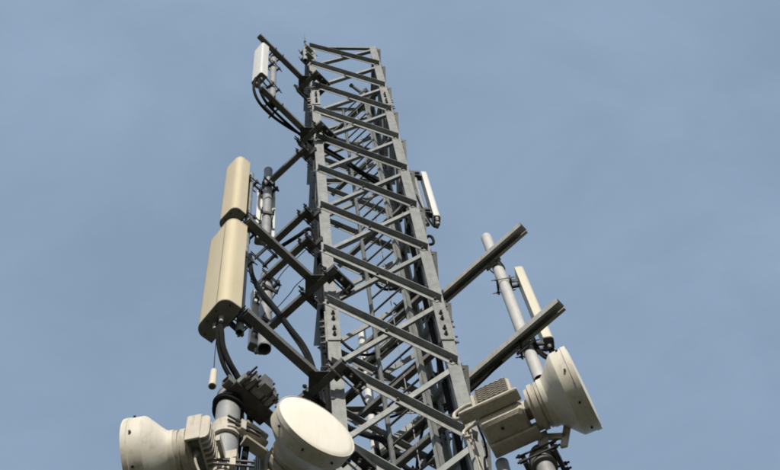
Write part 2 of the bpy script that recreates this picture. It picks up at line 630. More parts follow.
pole("antenna_pole", "slim grey pole behind the two stacked cream panels", PM, 9.80, 13.12, 0.027, GALV)
pole("antenna_pole", "short pale pole behind the small white panel at the tower top", PT, 15.92, 18.30, 0.042, PIPE)
pole("antenna_pole", "grey pipe between the upper cream panel and the tower, white box behind it", P1, 14.03, 16.12, 0.05, PIPE)
pole("antenna_pole", "stubby grey pipe hanging behind the large cream panel with a dark open end", P2, 11.48, 13.0, 0.058, PIPE)
pole("dish_pole", "thick grey pole at bottom left carrying two dishes", PB, 5.2, 8.86, 0.076, PIPE, n=40)
PR_ = V(1.78, 0.52, 0)
pole("antenna_pole", "bright slanting round pole across the two channel beams at right", PR_, 11.02, 14.17, 0.056, PIPE_LT, cap=False)
PD = V(1.30, -0.20, 0)
pole("dish_pole", "stout grey pole under the right-hand dish, cut by the picture's bottom edge", PD, 5.2, 8.72, 0.06, PIPE)
PW = V(0.50, 1.70, 0)
pole("antenna_pole", "whitish pole seen through the lattice behind the ladder", PW, 11.3, 14.35, 0.045, WHITE)
PS = V(0.95, -0.12, 0)
pole("stub_pole", "short grey pipe stub with dark cap just below the right radio unit", V(1.06, -0.12, 0), 7.6, 8.72, 0.042, PIPE)


# ------------------------------------------------------------------ panel antennas
def rounded_section(wd, dp, r, flat=0.3, k=6):
    """back edge on v=0, rounded front corners"""
    h = wd / 2
    pts = [(-h, 0), (h, 0), (h, dp - r)]
    for i in range(1, k + 1):
        a = math.pi / 2 * i / k
        pts.append((h - r + r * math.cos(a), dp - r + r * math.sin(a)))
    for i in range(k + 1):
        a = math.pi / 2 + math.pi / 2 * i / k
        pts.append((-h + r + r * math.cos(a), dp - r + r * math.sin(a)))
    pts.append((-h, dp - r))
    out = []
    for p in pts:
        if not out or (abs(p[0] - out[-1][0]) + abs(p[1] - out[-1][1])) > 1e-5:
            out.append(p)
    return out


def panel(label, back, az, z0, z1, wd, dp, r, mat, cat="antenna", capmat=None, seam=False, screws=True, connectors=1, group=None, pole_c=None, pole_r=0.03, pole_z=()):
    f = V(math.cos(rad(az)), math.sin(rad(az)), 0)
    s = V(-f.y, f.x, 0)
    root = thing("panel_antenna", label, cat, (back.x, back.y, z0), group)
    sec = rounded_section(wd, dp, r)
    ring = lambda z, g: [back + s * (a * g) + f * ((b - dp * 0.45) * g + dp * 0.45) + Z * z for a, b in sec]
    o = MB().loft([ring(z0 + 0.012, 1), ring(z0 + 0.3, 1), ring(z1 - 0.012, 1)], False).build("radome", mat, root, True, 50)
    fix_normals(o)
    o = MB().loft([ring(z0 - 0.004, 0.95), ring(z0, 1.012), ring(z0 + 0.014, 1.012)]).build("bottom_cap", capmat or CAP_DARK, root, True, 30)  # darker than the radome, with the shade under the panel put into its colour
    fix_normals(o)
    o = MB().loft([ring(z1 - 0.014, 1.01), ring(z1, 1.01), ring(z1 + 0.008, 0.94)]).build("top_cap", mat, root, True, 30)
    fix_normals(o)
    if seam:
        MB().box(back + s * (wd / 2 - r * 1.02) + f * (dp + 0.0012) + Z * ((z0 + z1) / 2), s * 0.0022, f * 0.0012, Z * ((z1 - z0) / 2 - 0.03)).build("seam", SEAL, root, False)
    if screws:
        m = MB()
        for q in (-0.42, -0.15, 0.15, 0.42):
            m.cyl(back + s * (wd * q) + f * (dp * 0.82 if abs(q) < 0.3 else dp * 0.5) + Z * (z0 - 0.009), back + s * (wd * q) + f * (dp * 0.82 if abs(q) < 0.3 else dp * 0.5) + Z * (z0 - 0.002), 0.007, 8)
        for q in (0.25, 0.75):
            pass
        so = m.build("screws", DARKP, root)
        so["kind"] = "stuff"
    for i in range(connectors):
        q = (i - (connectors - 1) / 2) * 0.07
        c = back + s * q + f * dp * 0.45
        MB().cyl(c + Z * (z0 - 0.05), c + Z * (z0 - 0.002), 0.019, 14).cyl(c + Z * (z0 - 0.085), c + Z * (z0 - 0.05), 0.015, 14).build("connector", PIPE, root)
    if pole_c is not None:
        for z in pole_z:
            d = V(back.x - pole_c.x, back.y - pole_c.y, 0)
            dn = d.normalized()
            sd_ = V(-dn.y, dn.x, 0)
            gap = d.length
            pc = V(pole_c.x, pole_c.y, z)
            MB().box(pc + dn * (pole_r + 0.008), sd_ * (pole_r + 0.025), dn * 0.008, Z * 0.04).build("clamp_plate", CLAMP, root, False)
            MB().box(pc - dn * (pole_r + 0.008), sd_ * (pole_r + 0.025), dn * 0.008, Z * 0.03).build("clamp_plate", CLAMP, root, False)
            for q in (-1, 1):
                if gap > pole_r + 0.02:
                    MB().box(pc + dn * ((gap + pole_r) / 2) + sd_ * q * 0.03, dn * ((gap - pole_r) / 2), sd_ * 0.004, Z * 0.035).build("mount_bracket", CLAMP, root, False)
                p = pc + sd_ * q * (pole_r + 0.013)
                e = MB()
                e.cyl(p - dn * (pole_r + 0.065), p + dn * (pole_r + 0.05), 0.006, 6)
                e.hexbolt(p - dn * (pole_r + 0.017), -dn, 0.012, 0.014)
                e.build("clamp_bolt", BOLT, root, False)
    return root


AZL = 218
fL = V(math.cos(rad(AZL)), math.sin(rad(AZL)), 0)
panel("large cream panel antenna, lower of the two stacked at left", V(-0.735, -0.605, 0), AZL, 9.76, 11.30, 0.335, 0.155, 0.075, CREAM, seam=True, connectors=2,
      pole_c=PM, pole_r=0.03, pole_z=(10.05, 11.05))
panel("narrower cream panel antenna, upper of the two stacked at left", V(-0.73, -0.60, 0), AZL + 4, 11.70, 13.03, 0.225, 0.125, 0.06, CREAM, connectors=1,
      pole_c=PM, pole_r=0.03, pole_z=(12.0, 12.9))
panel("small white panel antenna high up at the tower's top left", V(-0.60, -0.525, 0), 221, 16.38, 17.85, 0.185, 0.10, 0.03, WHITE, connectors=2,
      pole_c=PT, pole_r=0.042, pole_z=(16.62, 17.6))
panel("white panel box behind the grey pipe, facing away from the camera", V(-0.545, 0.56, 0), 97, 14.25, 15.80, 0.205, 0.09, 0.03, WHITE, connectors=1, screws=False,
      pole_c=P1, pole_r=0.05, pole_z=(14.6, 15.5))
panel("slender ivory panel antenna beside the bright pole at right", V(1.92, 0.495, 0), 350, 11.62, 13.17, 0.14, 0.09, 0.035, IVORY, connectors=1,
      pole_c=PR_, pole_r=0.056, pole_z=(11.60, 12.95))
panel("narrow white panel antenna close against the tower's upper right leg", V(1.175, 0.215, 0), 0, 13.86, 15.22, 0.125, 0.07, 0.03, WHITE, connectors=2)
panel("pale panel glimpsed behind the lower rear pipe by the long arm", V(-0.565, 0.55, 0), 115, 11.75, 12.85, 0.15, 0.08, 0.03, WHITE, connectors=1, screws=False,
      pole_c=P2, pole_r=0.058, pole_z=(11.9, 12.6))

# bracket of the panel on the right leg
sb = thing("pipe_bracket", "grey pipe and dark clamps fixing the narrow white panel to the right leg", "bracket", (1.09, 0.18, 14))
MB().cyl(V(1.10, 0.20, 13.72), V(1.10, 0.20, 15.3), 0.022, 16).build("tube", PIPE, sb)
for z in (14.0, 15.15):
    MB().box(V(1.06, 0.14, z), V(0.09, 0, 0), V(0, 0.012, 0), Z * 0.025).build("clamp_plate", CLAMP, sb, False)
    MB().box(V(1.13, 0.20, z), V(0.045, 0, 0), V(0, 0.03, 0), Z * 0.02).build("clamp_plate", CLAMP, sb, False)
sj = thing("jumper_cable", "short black cable bent along the right leg below the narrow white panel", "cable", (1.2, 0.15, 13.6))
MB().tube([(1.20, 0.20, 13.80), (1.19, 0.19, 13.66), (1.14, 0.16, 13.6), (1.08, 0.13, 13.9), (1.06, 0.16, 14.35), (1.06, 0.2, 14.6)], 0.011).build("sheath", CABLE, sj)
MB().cyl(V(1.205, 0.20, 13.72), V(1.205, 0.20, 13.80), 0.02, 12).build("plug", PIPE, sj)
lp_ = [(1.0, 0.05, 12.98), (1.03, 0.04, 13.02), (1.055, 0.03, 12.97), (1.06, 0.025, 12.86), (1.045, 0.02, 12.78), (1.01, 0.02, 12.76)]
tag(MB().tube(lp_, 0.014).build("cable_loop", CABLE), "small black cable loop tied to the right leg above the upper beam", "cable")

# ------------------------------------------------------------------ channel beams at right
CH_W, CH_H = 0.045, 0.041


def channel(label, z, s0, s1, seed):
    root = thing("channel_beam", label, "beam", (1.08, 1.08, z))
    # open slot looks down: profile across (u) and up (v)
    W_, H_, t, lip = 0.055, 0.085, 0.005, 0.030
    prof = [(-W_, H_), (-W_, 0), (-W_ + lip, 0), (-W_ + lip, 0.014), (-W_ + lip - t, 0.014), (-W_ + lip - t, t), (-W_ + t, t), (-W_ + t, H_ - t),
            (W_ - t, H_ - t), (W_ - t, t), (W_ - lip + t, t), (W_ - lip + t, 0.014), (W_ - lip, 0.014), (W_ - lip, 0), (W_, 0), (W_, H_)]
    o0 = V(1.07, 1.07, z)
    m = MB()
    A = o0 + DR * s0
    B = o0 + DR * s1
    e = V(DR.y, -DR.x, 0)
    r0_ = [A + e * a + Z * b for a, b in prof]
    r1_ = [B + e * a + Z * b for a, b in prof]
    m.loft([r0_, r1_], False)
    n = len(prof)
    # end faces of a thin folded section: quads wall by wall
    o = m.build("channel", CHAN, root, False)
    sol = o
    fix_normals(o)
    mm = MB()
    fl = A + DR * ((s1 - s0) * 0.5)
    # thin dark plates on the channel floor, painting in the shade of open slotting
    k = int((s1 - s0) / 0.1)
    for i in range(k):
        c = A + DR * (0.06 + 0.1 * i) + Z * (H_ - t - 0.001)
        mm.box(c, DR * 0.02, e * 0.008, Z * 0.0008)
    so = mm.build("dark_slot_plates", DARKP, root, False)
    so["kind"] = "stuff"
    # u bolt plates at the corner leg
    corner_clamp(root, z + 0.04, V(1, 1, 0), V(0.7071, 0.7071, 0), DR, 0.13, seed)
    return root




channel("upper grey slotted channel beam sticking out at right", 13.40, -1.02, 1.35, 21)
channel("lower grey slotted channel beam at right, just above the dish", 11.58, -1.02, 1.37, 22)
# pole ties on the beams
for z, lab in ((13.40, "dark clamp holding the whitish rear pole to the upper beam's inner end"), (11.58, "dark clamp holding the whitish rear pole to the lower beam's inner end")):
    wc = thing("pole_clamp", lab, "clamp", (PW.x, PW.y, z))
    end_clamp(wc, PW, z + 0.04, 0.045, V(0.35, 1.79, 0), DR, 31)
for z, lab in ((13.40, "dark bolted tie where the bright pole crosses the upper channel beam"), (11.58, "dark bolted tie where the bright pole crosses the lower channel beam")):
    ub = thing("pole_clamp", lab, "clamp", (PR_.x, PR_.y, z))
    e_ = V(0.707, 0.707, 0)
    pts = [PR_ + DR * (0.064 * c) + e_ * (0.064 * s_) + Z * (z - 0.06) for c, s_ in ((1, -1.6), (1, -0.4), (0.85, 0.5), (0.5, 0.9), (0, 1.04), (-0.5, 0.9), (-0.85, 0.5), (-1, -0.4), (-1, -1.6))]
    MB().tube(pts, 0.006, 8, 3).build("u_bolt", BOLT, ub)
    MB().box(PR_ - e_ * 0.07 + Z * (z - 0.06), DR * 0.09, e_ * 0.006, Z * 0.02).build("strap", CLAMP, ub, False)
for z in (10.02, 11.10):
    pass


# ------------------------------------------------------------------ microwave dishes
def dish_body(root, C, nrm, R, screws_on=True):
    nrm = nrm.normalized()
    MB().lathe([(0.012, R * 0.02), (0.0115, R * 0.5), (0.008, R * 0.85), (0.002, R * 0.96), (-0.004, R * 0.985)], C, nrm, 72).build("radome", DISHF, root, True, 40)
    MB().lathe([(-0.003, R * 0.975), (0.003, R * 0.99), (0.002, R * 1.005), (-0.03, R * 1.01), (-0.034, R * 0.992), (-0.11, R * 0.98), (-0.122, R * 0.955),
                (-0.155, R * 0.83), (-0.19, R * 0.69), (-0.213, R * 0.61), (-0.228, R * 0.575), (-0.262, R * 0.57), (-0.264, R * 0.48)], C, nrm, 72).build("shroud", DISHB, root, True, 21)
    MB().lathe([(-0.255, R * 0.48), (-0.262, R * 0.545), (-0.285, R * 0.545), (-0.287, R * 0.505), (-0.297, R * 0.505), (-0.299, R * 0.55), (-0.33, R * 0.55), (-0.334, R * 0.49), (-0.36, R * 0.48), (-0.362, R * 0.3)],
               C, nrm, 48).build("collar", RADIO, root, True, 28)
    d, e1, e2 = basis(nrm)
    m = MB()
    for i in range(8):
        a = 2 * math.pi * (i + 0.35) / 8
        p = C + (e1 * math.cos(a) + e2 * math.sin(a)) * R * 0.985
        q = (e1 * math.cos(a) + e2 * math.sin(a))
        m.cyl(p - nrm * 0.055 - q * 0.004, p - nrm * 0.055 + q * 0.012, 0.008, 8)
    so = m.build("rim_screws", DARKP, root)
    so["kind"] = "stuff"


def fins(root, c, along, out, upv, L_, H_, n, depth=0.03, wavy=False):
    m = MB()
    for i in range(n):
        q = (i + 0.5) / n * 2 - 1
        m.box(c + along * (L_ * q) + out * depth / 2, along * (L_ / n * 0.42), out * depth / 2, upv * H_)
    so = m.build("cooling_fins", FINM, root, False)
    so["kind"] = "stuff"
    return so


# right dish
RC, RN, RR = V(1.575, -0.60, 8.857), V(0.888, -0.459, 0).normalized(), 0.287
rdish = thing("microwave_dish", "cream dish at far right seen from behind, with boxy finned radio", "dish", RC)
dish_body(rdish, RC, RN, RR)
RSd = V(RN.y, -RN.x, 0)     # side towards the camera
rp = lambda t, q, h: RC + RN * t + RSd * q + Z * h
ru = MB().cbox(rp(-0.545, 0.04, 0.095), RN * 0.125, RSd * 0.15, Z * 0.098, 0.012).build("radio_unit", RADIO, rdish, True, 30)
so = MB()
for i in range(7):      # rows of wavy cooling fins on the face towards the camera
    rings = []
    for j in range(37):
        t_ = -0.652 + 0.214 * j / 36
        hh = 0.022 + 0.0245 * i + 0.0055 * math.sin(j * 1.05)
        rings.append([rp(t_, 0.190, hh - 0.004), rp(t_, 0.210, hh - 0.0025), rp(t_, 0.210, hh + 0.0025), rp(t_, 0.190, hh + 0.004)])
    so.loft(rings)
fo = so.build("cooling_fins", FINM, ru, False)
fo["kind"] = "stuff"
MB().box(rp(-0.545, 0.191, 0.095), RN * 0.112, RSd * 0.0015, Z * 0.086).build("fin_bed", FINM, ru, False)
o = MB().cbox(rp(-0.59, 0.165, -0.017), RN * 0.205, RSd * 0.047, Z * 0.016, 0.008).build("flange_plate", RADIO, ru, True, 30)
MB().cbox(rp(-0.55, 0.0, -0.06), RN * 0.15, RSd * 0.115, Z * 0.06, 0.02).build("underside_housing", RADIO, ru, True, 30)
MB().cbox(rp(-0.53, -0.085, -0.134), RN * 0.165, RSd * 0.05, Z * 0.013, 0.006).build("lower_plate", RADIO, ru, True, 30)
MB().cyl(rp(-0.57, 0.04, -0.126), rp(-0.57, 0.04, -0.118), 0.011, 12).build("vent_plug", DARKP, ru)
MB().tube([rp(-0.79, 0.17, -0.02), rp(-0.83, 0.17, 0.01), rp(-0.82, 0.17, 0.07), rp(-0.74, 0.17, 0.10), rp(-0.67, 0.17, 0.08)], 0.013).build("handle", RADIO, ru)
MB().tube([rp(-0.79, 0.02, -0.02), rp(-0.83, 0.02, 0.01), rp(-0.82, 0.02, 0.07), rp(-0.74, 0.02, 0.10), rp(-0.67, 0.02, 0.08)], 0.013).build("handle", RADIO, ru)
MB().cbox(rp(-0.685, 0.13, 0.07), RN * 0.012, RSd * 0.06, Z * 0.10, 0.006).build("end_plate", RADIO, ru, True, 30)
for c_, a_, b_, d_ in ((rp(-0.40, 0.0, 0.02), RN * 0.06, RSd * 0.05, Z * 0.05), (rp(-0.36, 0.06, -0.03), RN * 0.10, RSd * 0.008, Z * 0.03),
                       (rp(-0.36, -0.10, -0.05), RN * 0.14, RSd * 0.010, Z * 0.05),
                       (rp(-0.33, -0.16, -0.12), (RN * 0.7 - Z * 0.5) * 0.16, RSd * 0.012, (RN * 0.5 + Z * 0.7) * 0.03),
                       (rp(-0.22, -0.16, -0.16), (RN * 0.3 + Z * 0.9) * 0.15, RSd * 0.012, (RN * 0.9 - Z * 0.3) * 0.025)):
    MB().cbox(c_, a_, b_, d_, 0.004).build("mount_bracket", RADIO, rdish, True, 30)
o = MB().lathe([(-0.06, 0.062), (-0.06, 0.085), (0.06, 0.085), (0.06, 0.062), (-0.06, 0.062)], PD + Z * 8.60, Z, 32, False).build("pole_clamp", GALV_OLD, rdish, True, 30)
fix_normals(o)
for q in (-1, 1):
    MB().box(PD + RN * 0.1 * q + Z * 8.6, RN * 0.014, RSd * 0.085, Z * 0.05).build("clamp_plate", CLAMP, rdish, False)
    for dz in (-0.032, 0.032):
        e = MB()
        p = PD + RSd * q * 0.094 + Z * (8.6 + dz)
        e.cyl(p - RN * 0.145, p + RN * 0.15, 0.0075, 8)
        e.hexbolt(p + RN * 0.114, RN, 0.016, 0.017)
        e.hexbolt(p - RN * 0.114, -RN, 0.016, 0.017)
        e.build("clamp_bolt", CLAMP, rdish, False)
MB().box((rp(-0.36, -0.14, -0.1) + PD + Z * 8.6) / 2, (rp(-0.36, -0.14, -0.1) - PD - Z * 8.6) * 0.5, RN * 0.03, Z * 0.04).build("mount_arm", RADIO, rdish, False)

# centre dish
CC, CN, CR = V(-0.135, -0.50, 8.571), V(0.53, -0.848, 0).normalized(), 0.272
cdish = thing("microwave_dish", "dish at bottom centre-left showing its round cream-white front face", "dish", CC)
dish_body(cdish, CC, CN, CR)
CS = V(CN.y, -CN.x, 0)
cp = lambda t, q, h: CC + CN * t + CS * q + Z * h
cu = MB().cbox(cp(-0.47, 0.0, 0.0), CN * 0.10, CS * 0.14, Z * 0.14, 0.015).build("radio_unit", RADIO, cdish, True, 30)
fins(cu, cp(-0.57, 0, 0), CS, -CN, Z, 0.125, 0.125, 11, 0.04)
fins(cu, cp(-0.47, 0.14, 0), CN, CS, Z, 0.09, 0.12, 7, 0.03)
for h in (0.16, 0.08, -0.02):      # stacked bracket plates leading back to the pole
    a, b = cp(-0.33, 0.17, h), PB + Z * (8.571 + h - 0.12) + V(0.10, 0.06, 0)
    MB().box((a + b) / 2, (b - a) * 0.5, V(0.02, -0.03, 0), Z * 0.012).box((a + b) / 2 + Z * 0.022, (b - a) * 0.49, V(0.004, -0.006, 0), Z * 0.03).build("mount_bracket", RADIO, cdish, False)


def ring_clamp(root, P, z, r, d, mat, w_=0.045):
    s = V(-d.y, d.x, 0)
    m = MB()
    prof = []
    n = 28
    inner, outer = [], []
    for i in range(n + 1):
        a = math.pi * 1.25 * (i / n) - math.pi * 0.625
        v = -d * math.cos(a) + s * math.sin(a)
        inner.append(P + v * (r + 0.003))
        outer.append(P + v * (r + 0.022))
    rings = [[inner[i] + Z * (z - w_), outer[i] + Z * (z - w_), outer[i] + Z * (z + w_), inner[i] + Z * (z + w_)] for i in range(n + 1)]
    m.loft(rings)
    for q in (-1, 1):
        m.box(P + s * q * (r + 0.028) + d * 0.045 + Z * z, s * 0.026, d * 0.016, Z * (w_ * 0.7))
    o = m.build("pole_clamp", mat, root, True, 30)
    fix_normals(o)
    for q in (-1, 1):
        for dz in (-0.022, 0.022):
            e = MB()
            p = P + s * q * (r + 0.042) + Z * (z + dz)
            e.cyl(p - d * 0.06, p + d * (r + 0.09), 0.008, 8)
            e.hexbolt(p + d * 0.07, d, 0.015, 0.016)
            e.hexbolt(p - d * 0.005 + d * 0.02, -d, 0.015, 0.016)
            e.build("clamp_bolt", BOLT, root, False)


ring_clamp(cdish, PB, 8.37, 0.076, V(0.85, 0.53, 0).normalized(), RADIO, 0.07)

# left dish
LC, LR = V(-1.185, -0.57, 8.03), 0.268
LN = V(math.cos(rad(167)), math.sin(rad(167)), 0)
ldish = thing("microwave_dish", "cream dish at far bottom left turned away, ribbed radio box behind it", "dish", LC)
dish_body(ldish, LC, LN, LR)
LS = V(-LN.y, LN.x, 0)
lq = lambda t, q, h: LC + LN * t + LS * q + Z * h
lu = MB().cbox(lq(-0.385, 0.0, 0.125), LN * 0.043, LS * 0.165, Z * 0.015, 0.006).build("radio_unit", RADIO, ldish, True, 30)
for c_, a_, b_, d_ in ((lq(-0.385, 0.158, 0.0), LN * 0.043, LS * 0.0075, Z * 0.125), (lq(-0.385, -0.158, 0.0), LN * 0.043, LS * 0.0075, Z * 0.125),
                       (lq(-0.347, 0.0, 0.0), LN * 0.006, LS * 0.1495, Z * 0.120), (lq(-0.422, 0.0, 0.0), LN * 0.006, LS * 0.1495, Z * 0.120)):
    MB().cbox(c_, a_, b_, d_, 0.003).build("housing_wall", RADIO, lu, True, 30)
MB().cbox(lq(-0.385, 0.02, -0.03), LN * 0.028, LS * 0.10, Z * 0.05, 0.006).build("inner_box", GALV, lu, True, 30)
m = MB()
for i in range(10):      # upright fins with rounded outer corners
    c_ = lq(-0.428, 0.152 - 0.0338 * i, -0.002)
    pr = [(0, -0.118), (0.03, -0.118), (0.046, -0.10), (0.052, -0.07), (0.052, 0.07), (0.046, 0.10), (0.03, 0.118), (0, 0.118)]
    m.loft([[c_ - LN * a + Z * b + LS * h for a, b in pr] for h in (-0.0055, 0.0055)])
fo = m.build("cooling_fins", RADIO, lu, False)
fix_normals(fo)
fo["kind"] = "stuff"
MB().cyl(lq(-0.385, 0.06, -0.12), lq(-0.385, 0.06, -0.08), 0.018, 12).build("connector", PIPE, lu)
MB().box(lq(-0.535, -0.05, -0.04), LN * 0.055, LS * 0.02, Z * 0.04).build("mount_bracket", RADIO, ldish, False)
MB().box(lq(-0.515, 0.0, -0.06), LN * 0.012, LS * 0.10, Z * 0.028).build("mount_bracket", RADIO, ldish, False)
ring_clamp(ldish, PB, 7.90, 0.076, V(-0.98, -0.1, 0).normalized() * -1, RADIO, 0.05)
tag(MB().tube([lq(-0.385, 0.06, -0.11), lq(-0.39, 0.06, -0.22), lq(-0.47, 0.0, -0.5), lq(-0.54, -0.05, -0.9), lq(-0.56, -0.03, -1.6)], 0.008).build("radio_cable", CABLE_LT),
    "pale cable dropping from the ribbed radio of the left dish", "cable")

# saddle of bolted plates on top of the thick pole
sad = thing("pole_saddle", "cluster of dark bolted plates on top of the thick pole at bottom left", "clamp", (PB.x, PB.y, 8.8))
SO = DL * 0.80 + Z * 8.80      # on the lowest arm, camera side
MB().box(SO + DR * 0.075, DL * 0.13, DR * 0.035, Z * 0.030).build("block", GALV, sad, False)
MB().box(SO + DR * 0.045 + DL * 0.07, DL * 0.012, DR * 0.11, Z * 0.045).build("plate", GALV_OLD, sad, False)
MB().box(SO + DR * 0.045 - DL * 0.09, DL * 0.012, DR * 0.11, Z * 0.045).build("plate", GALV_OLD, sad, False)
MB().box(SO + DR * 0.15 - DL * 0.01, DL * 0.035, DR * 0.03, Z * 0.06).build("block", GALV_OLD, sad, False)
MB().box(SO - Z * 0.045 - DL * 0.01, DL * 0.16, DC * 0.06, Z * 0.009).build("plate", CLAMP, sad, False)
for q in (-0.125, -0.055, 0.045, 0.105):
    for h in (-0.03, 0.03):
        e = MB()
        p = SO + DL * q + Z * h
        e.cyl(p - DR * 0.07, p + DR * (0.165 + 0.03 * math.sin(q * 70)), 0.0075, 8)
        e.hexbolt(p + DR * 0.112, DR, 0.018, 0.02)
        e.hexbolt(p - DR * 0.038, -DR, 0.018, 0.02)
        e.build("threaded_rod", CLAMP, sad, False)
lo = [PB + V(0.088 * math.cos(a), 0.088 * math.sin(a), 8.70 + 0.02 * math.sin(2 * a)) for a in [i * 0.5 for i in range(13)]]
tag(MB().tube(lo, 0.013).build("cable_coil", CABLE), "black cable coiled round the head of the thick pole", "cable")
lo = [PB + V(0.09 * math.cos(a), 0.09 * math.sin(a), 8.745 + 0.015 * math.cos(2 * a)) for a in [0.4 + i * 0.5 for i in range(13)]]
tag(MB().tube(lo, 0.012).build("cable_coil", CABLE), "second black turn of cable just under the thick pole's plates", "cable")


# ------------------------------------------------------------------ cables and hanging bits
def cable(label, pts, r, mat=CABLE, name="cable", n=10):
    return tag(MB().tube(pts, r, n).build(name, mat), label, "cable")


cable("outer black cable looping down from the small white top panel", [(-0.66, -0.60, 16.33), (-0.679, -0.62, 16.157), (-0.683, -0.6, 15.805), (-0.623, -0.52, 15.602), (-0.502, -0.38, 15.611), (-0.335, -0.2, 15.784), (-0.163, -0.05, 15.926), (-0.046, 0.05, 16.0), (0.0, 0.05, 15.979), (0.122, 0.07, 15.783), (0.34, 0.12, 15.507), (0.624, 0.3, 15.446), (0.86, 0.5, 15.6), (0.93, 0.62, 15.5), (0.945, 0.66, 15.0)], 0.017)
cable("inner black cable looping down from the small white top panel", [(-0.61, -0.57, 16.33), (-0.635, -0.60, 16.246), (-0.617, -0.58, 15.879), (-0.548, -0.48, 15.743), (-0.425, -0.33, 15.78), (-0.278, -0.16, 15.877), (-0.127, 0.0, 15.97), (-0.022, 0.08, 15.95), (0.019, 0.05, 15.793), (0.151, 0.07, 15.602), (0.357, 0.12, 15.368), (0.638, 0.3, 15.312), (0.86, 0.5, 15.45), (0.93, 0.60, 15.35), (0.945, 0.61, 14.9)], 0.017)
cable("thick black cable curving down from the large cream panel's underside", [(-0.775, -0.655, 9.75), (-0.77, -0.65, 9.66), (-0.762, -0.64, 9.579), (-0.746, -0.6, 9.449), (-0.701, -0.56, 9.309), (-0.646, -0.5, 9.225), (-0.584, -0.45, 9.099), (-0.55, -0.42, 8.7), (-0.58, -0.42, 8.0), (-0.59, -0.42, 5.2)], 0.021)
cable("second black cable close beside the thick one under the large cream panel", [(-0.80, -0.62, 9.75), (-0.79, -0.63, 9.66), (-0.786, -0.62, 9.58), (-0.77, -0.58, 9.445), (-0.735, -0.54, 9.305), (-0.69, -0.5, 9.212), (-0.63, -0.45, 9.099), (-0.60, -0.42, 8.7), (-0.62, -0.41, 8.0), (-0.63, -0.41, 5.2)], 0.016)
cable("heavy black cable sweeping from behind the large cream panel to the tower leg", [(-0.668, 0.3, 13.173), (-0.634, 0.25, 12.582), (-0.534, 0.2, 12.095), (-0.417, 0.15, 11.657), (-0.291, 0.1, 11.167), (-0.19, 0.08, 10.82), (-0.124, 0.1, 10.519), (-0.076, 0.1, 9.97), (-0.06, 0.12, 9.0), (-0.06, 0.12, 5.2)], 0.022)
cable("black cable running just below the heavy one to the tower leg", [(-0.61, 0.4, 12.692), (-0.537, 0.3, 12.207), (-0.408, 0.2, 11.663), (-0.275, 0.12, 11.079), (-0.176, 0.08, 10.648), (-0.114, 0.12, 10.276), (-0.10, 0.14, 9.0), (-0.1, 0.14, 5.2)], 0.013)
cable("short black cable drooping beside the tower from the rear pipe's foot", [(-0.5, 0.42, 14.0), (-0.46, 0.38, 13.62), (-0.421, 0.35, 13.45), (-0.333, 0.25, 13.33), (-0.208, 0.15, 13.29), (-0.09, 0.12, 13.4), (-0.03, 0.14, 13.1), (-0.02, 0.15, 12.2), (-0.02, 0.15, 6.0)], 0.020)
cable("big black cable sagging across the tower's lower back", [(0.10, 0.93, 11.3), (0.164, 0.9, 10.978), (0.25, 0.9, 10.879), (0.354, 0.85, 10.714), (0.44, 0.8, 10.566), (0.508, 0.8, 10.414), (0.58, 0.8, 10.323), (0.666, 0.8, 10.41), (0.791, 0.85, 10.612), (0.90, 0.88, 10.724)], 0.026)
cable("black cable hanging in the lattice behind the lowest brace crossing", [(0.50, 0.82, 10.5), (0.60, 0.84, 10.22), (0.70, 0.85, 10.2), (0.80, 0.86, 10.4), (0.9, 0.88, 10.6)], 0.022)
cable("pale thin cable drooping left of the right radio unit", [(0.934, -0.25, 9.16), (0.889, -0.22, 9.043), (0.884, -0.22, 8.852), (0.897, -0.2, 8.70), (0.93, -0.16, 8.3), (0.94, -0.14, 6.5)], 0.008, CABLE_LT)
cable("black thin cable hanging under the right radio unit's handle", [(0.941, -0.25, 9.188), (0.942, -0.22, 9.042), (0.961, -0.2, 8.884), (0.954, -0.2, 8.7), (0.919, -0.2, 8.41), (0.93, -0.15, 6.5)], 0.008)
cable("grey cable bowed outermost beside the right radio unit and leg", [(0.883, -0.25, 9.109), (0.86, -0.2, 9.013), (0.874, -0.2, 8.824), (0.885, -0.2, 8.525), (0.88, -0.15, 8.2), (0.9, -0.12, 6.5)], 0.007, CABLE_LT)
cable("hair-thin wire slung from the lower rear pipe to the near left leg", [(-0.465, 0.40, 12.087), (-0.393, 0.3, 12.0), (-0.289, 0.15, 11.95), (-0.238, 0.05, 11.9), (-0.12, -0.02, 12.0)], 0.004, n=6)
cable("hair-thin wire above the lower rear pipe bending up to the leg", [(-0.416, 0.4, 12.76), (-0.342, 0.3, 12.79), (-0.231, 0.15, 12.72), (-0.11, 0.08, 12.85)], 0.004, n=6)
cable("short black jumper drooping from the slender ivory panel's foot to the bright pole", [(1.975, 0.49, 11.56), (1.97, 0.47, 11.40), (1.92, 0.45, 11.27), (1.86, 0.46, 11.33), (1.83, 0.47, 11.5), (1.84, 0.49, 11.8)], 0.014)
cable("second black jumper loop below the slender ivory panel, nearer the pole", [(1.955, 0.50, 11.56), (1.945, 0.49, 11.44), (1.90, 0.47, 11.36), (1.85, 0.46, 11.45), (1.845, 0.49, 11.7)], 0.012)
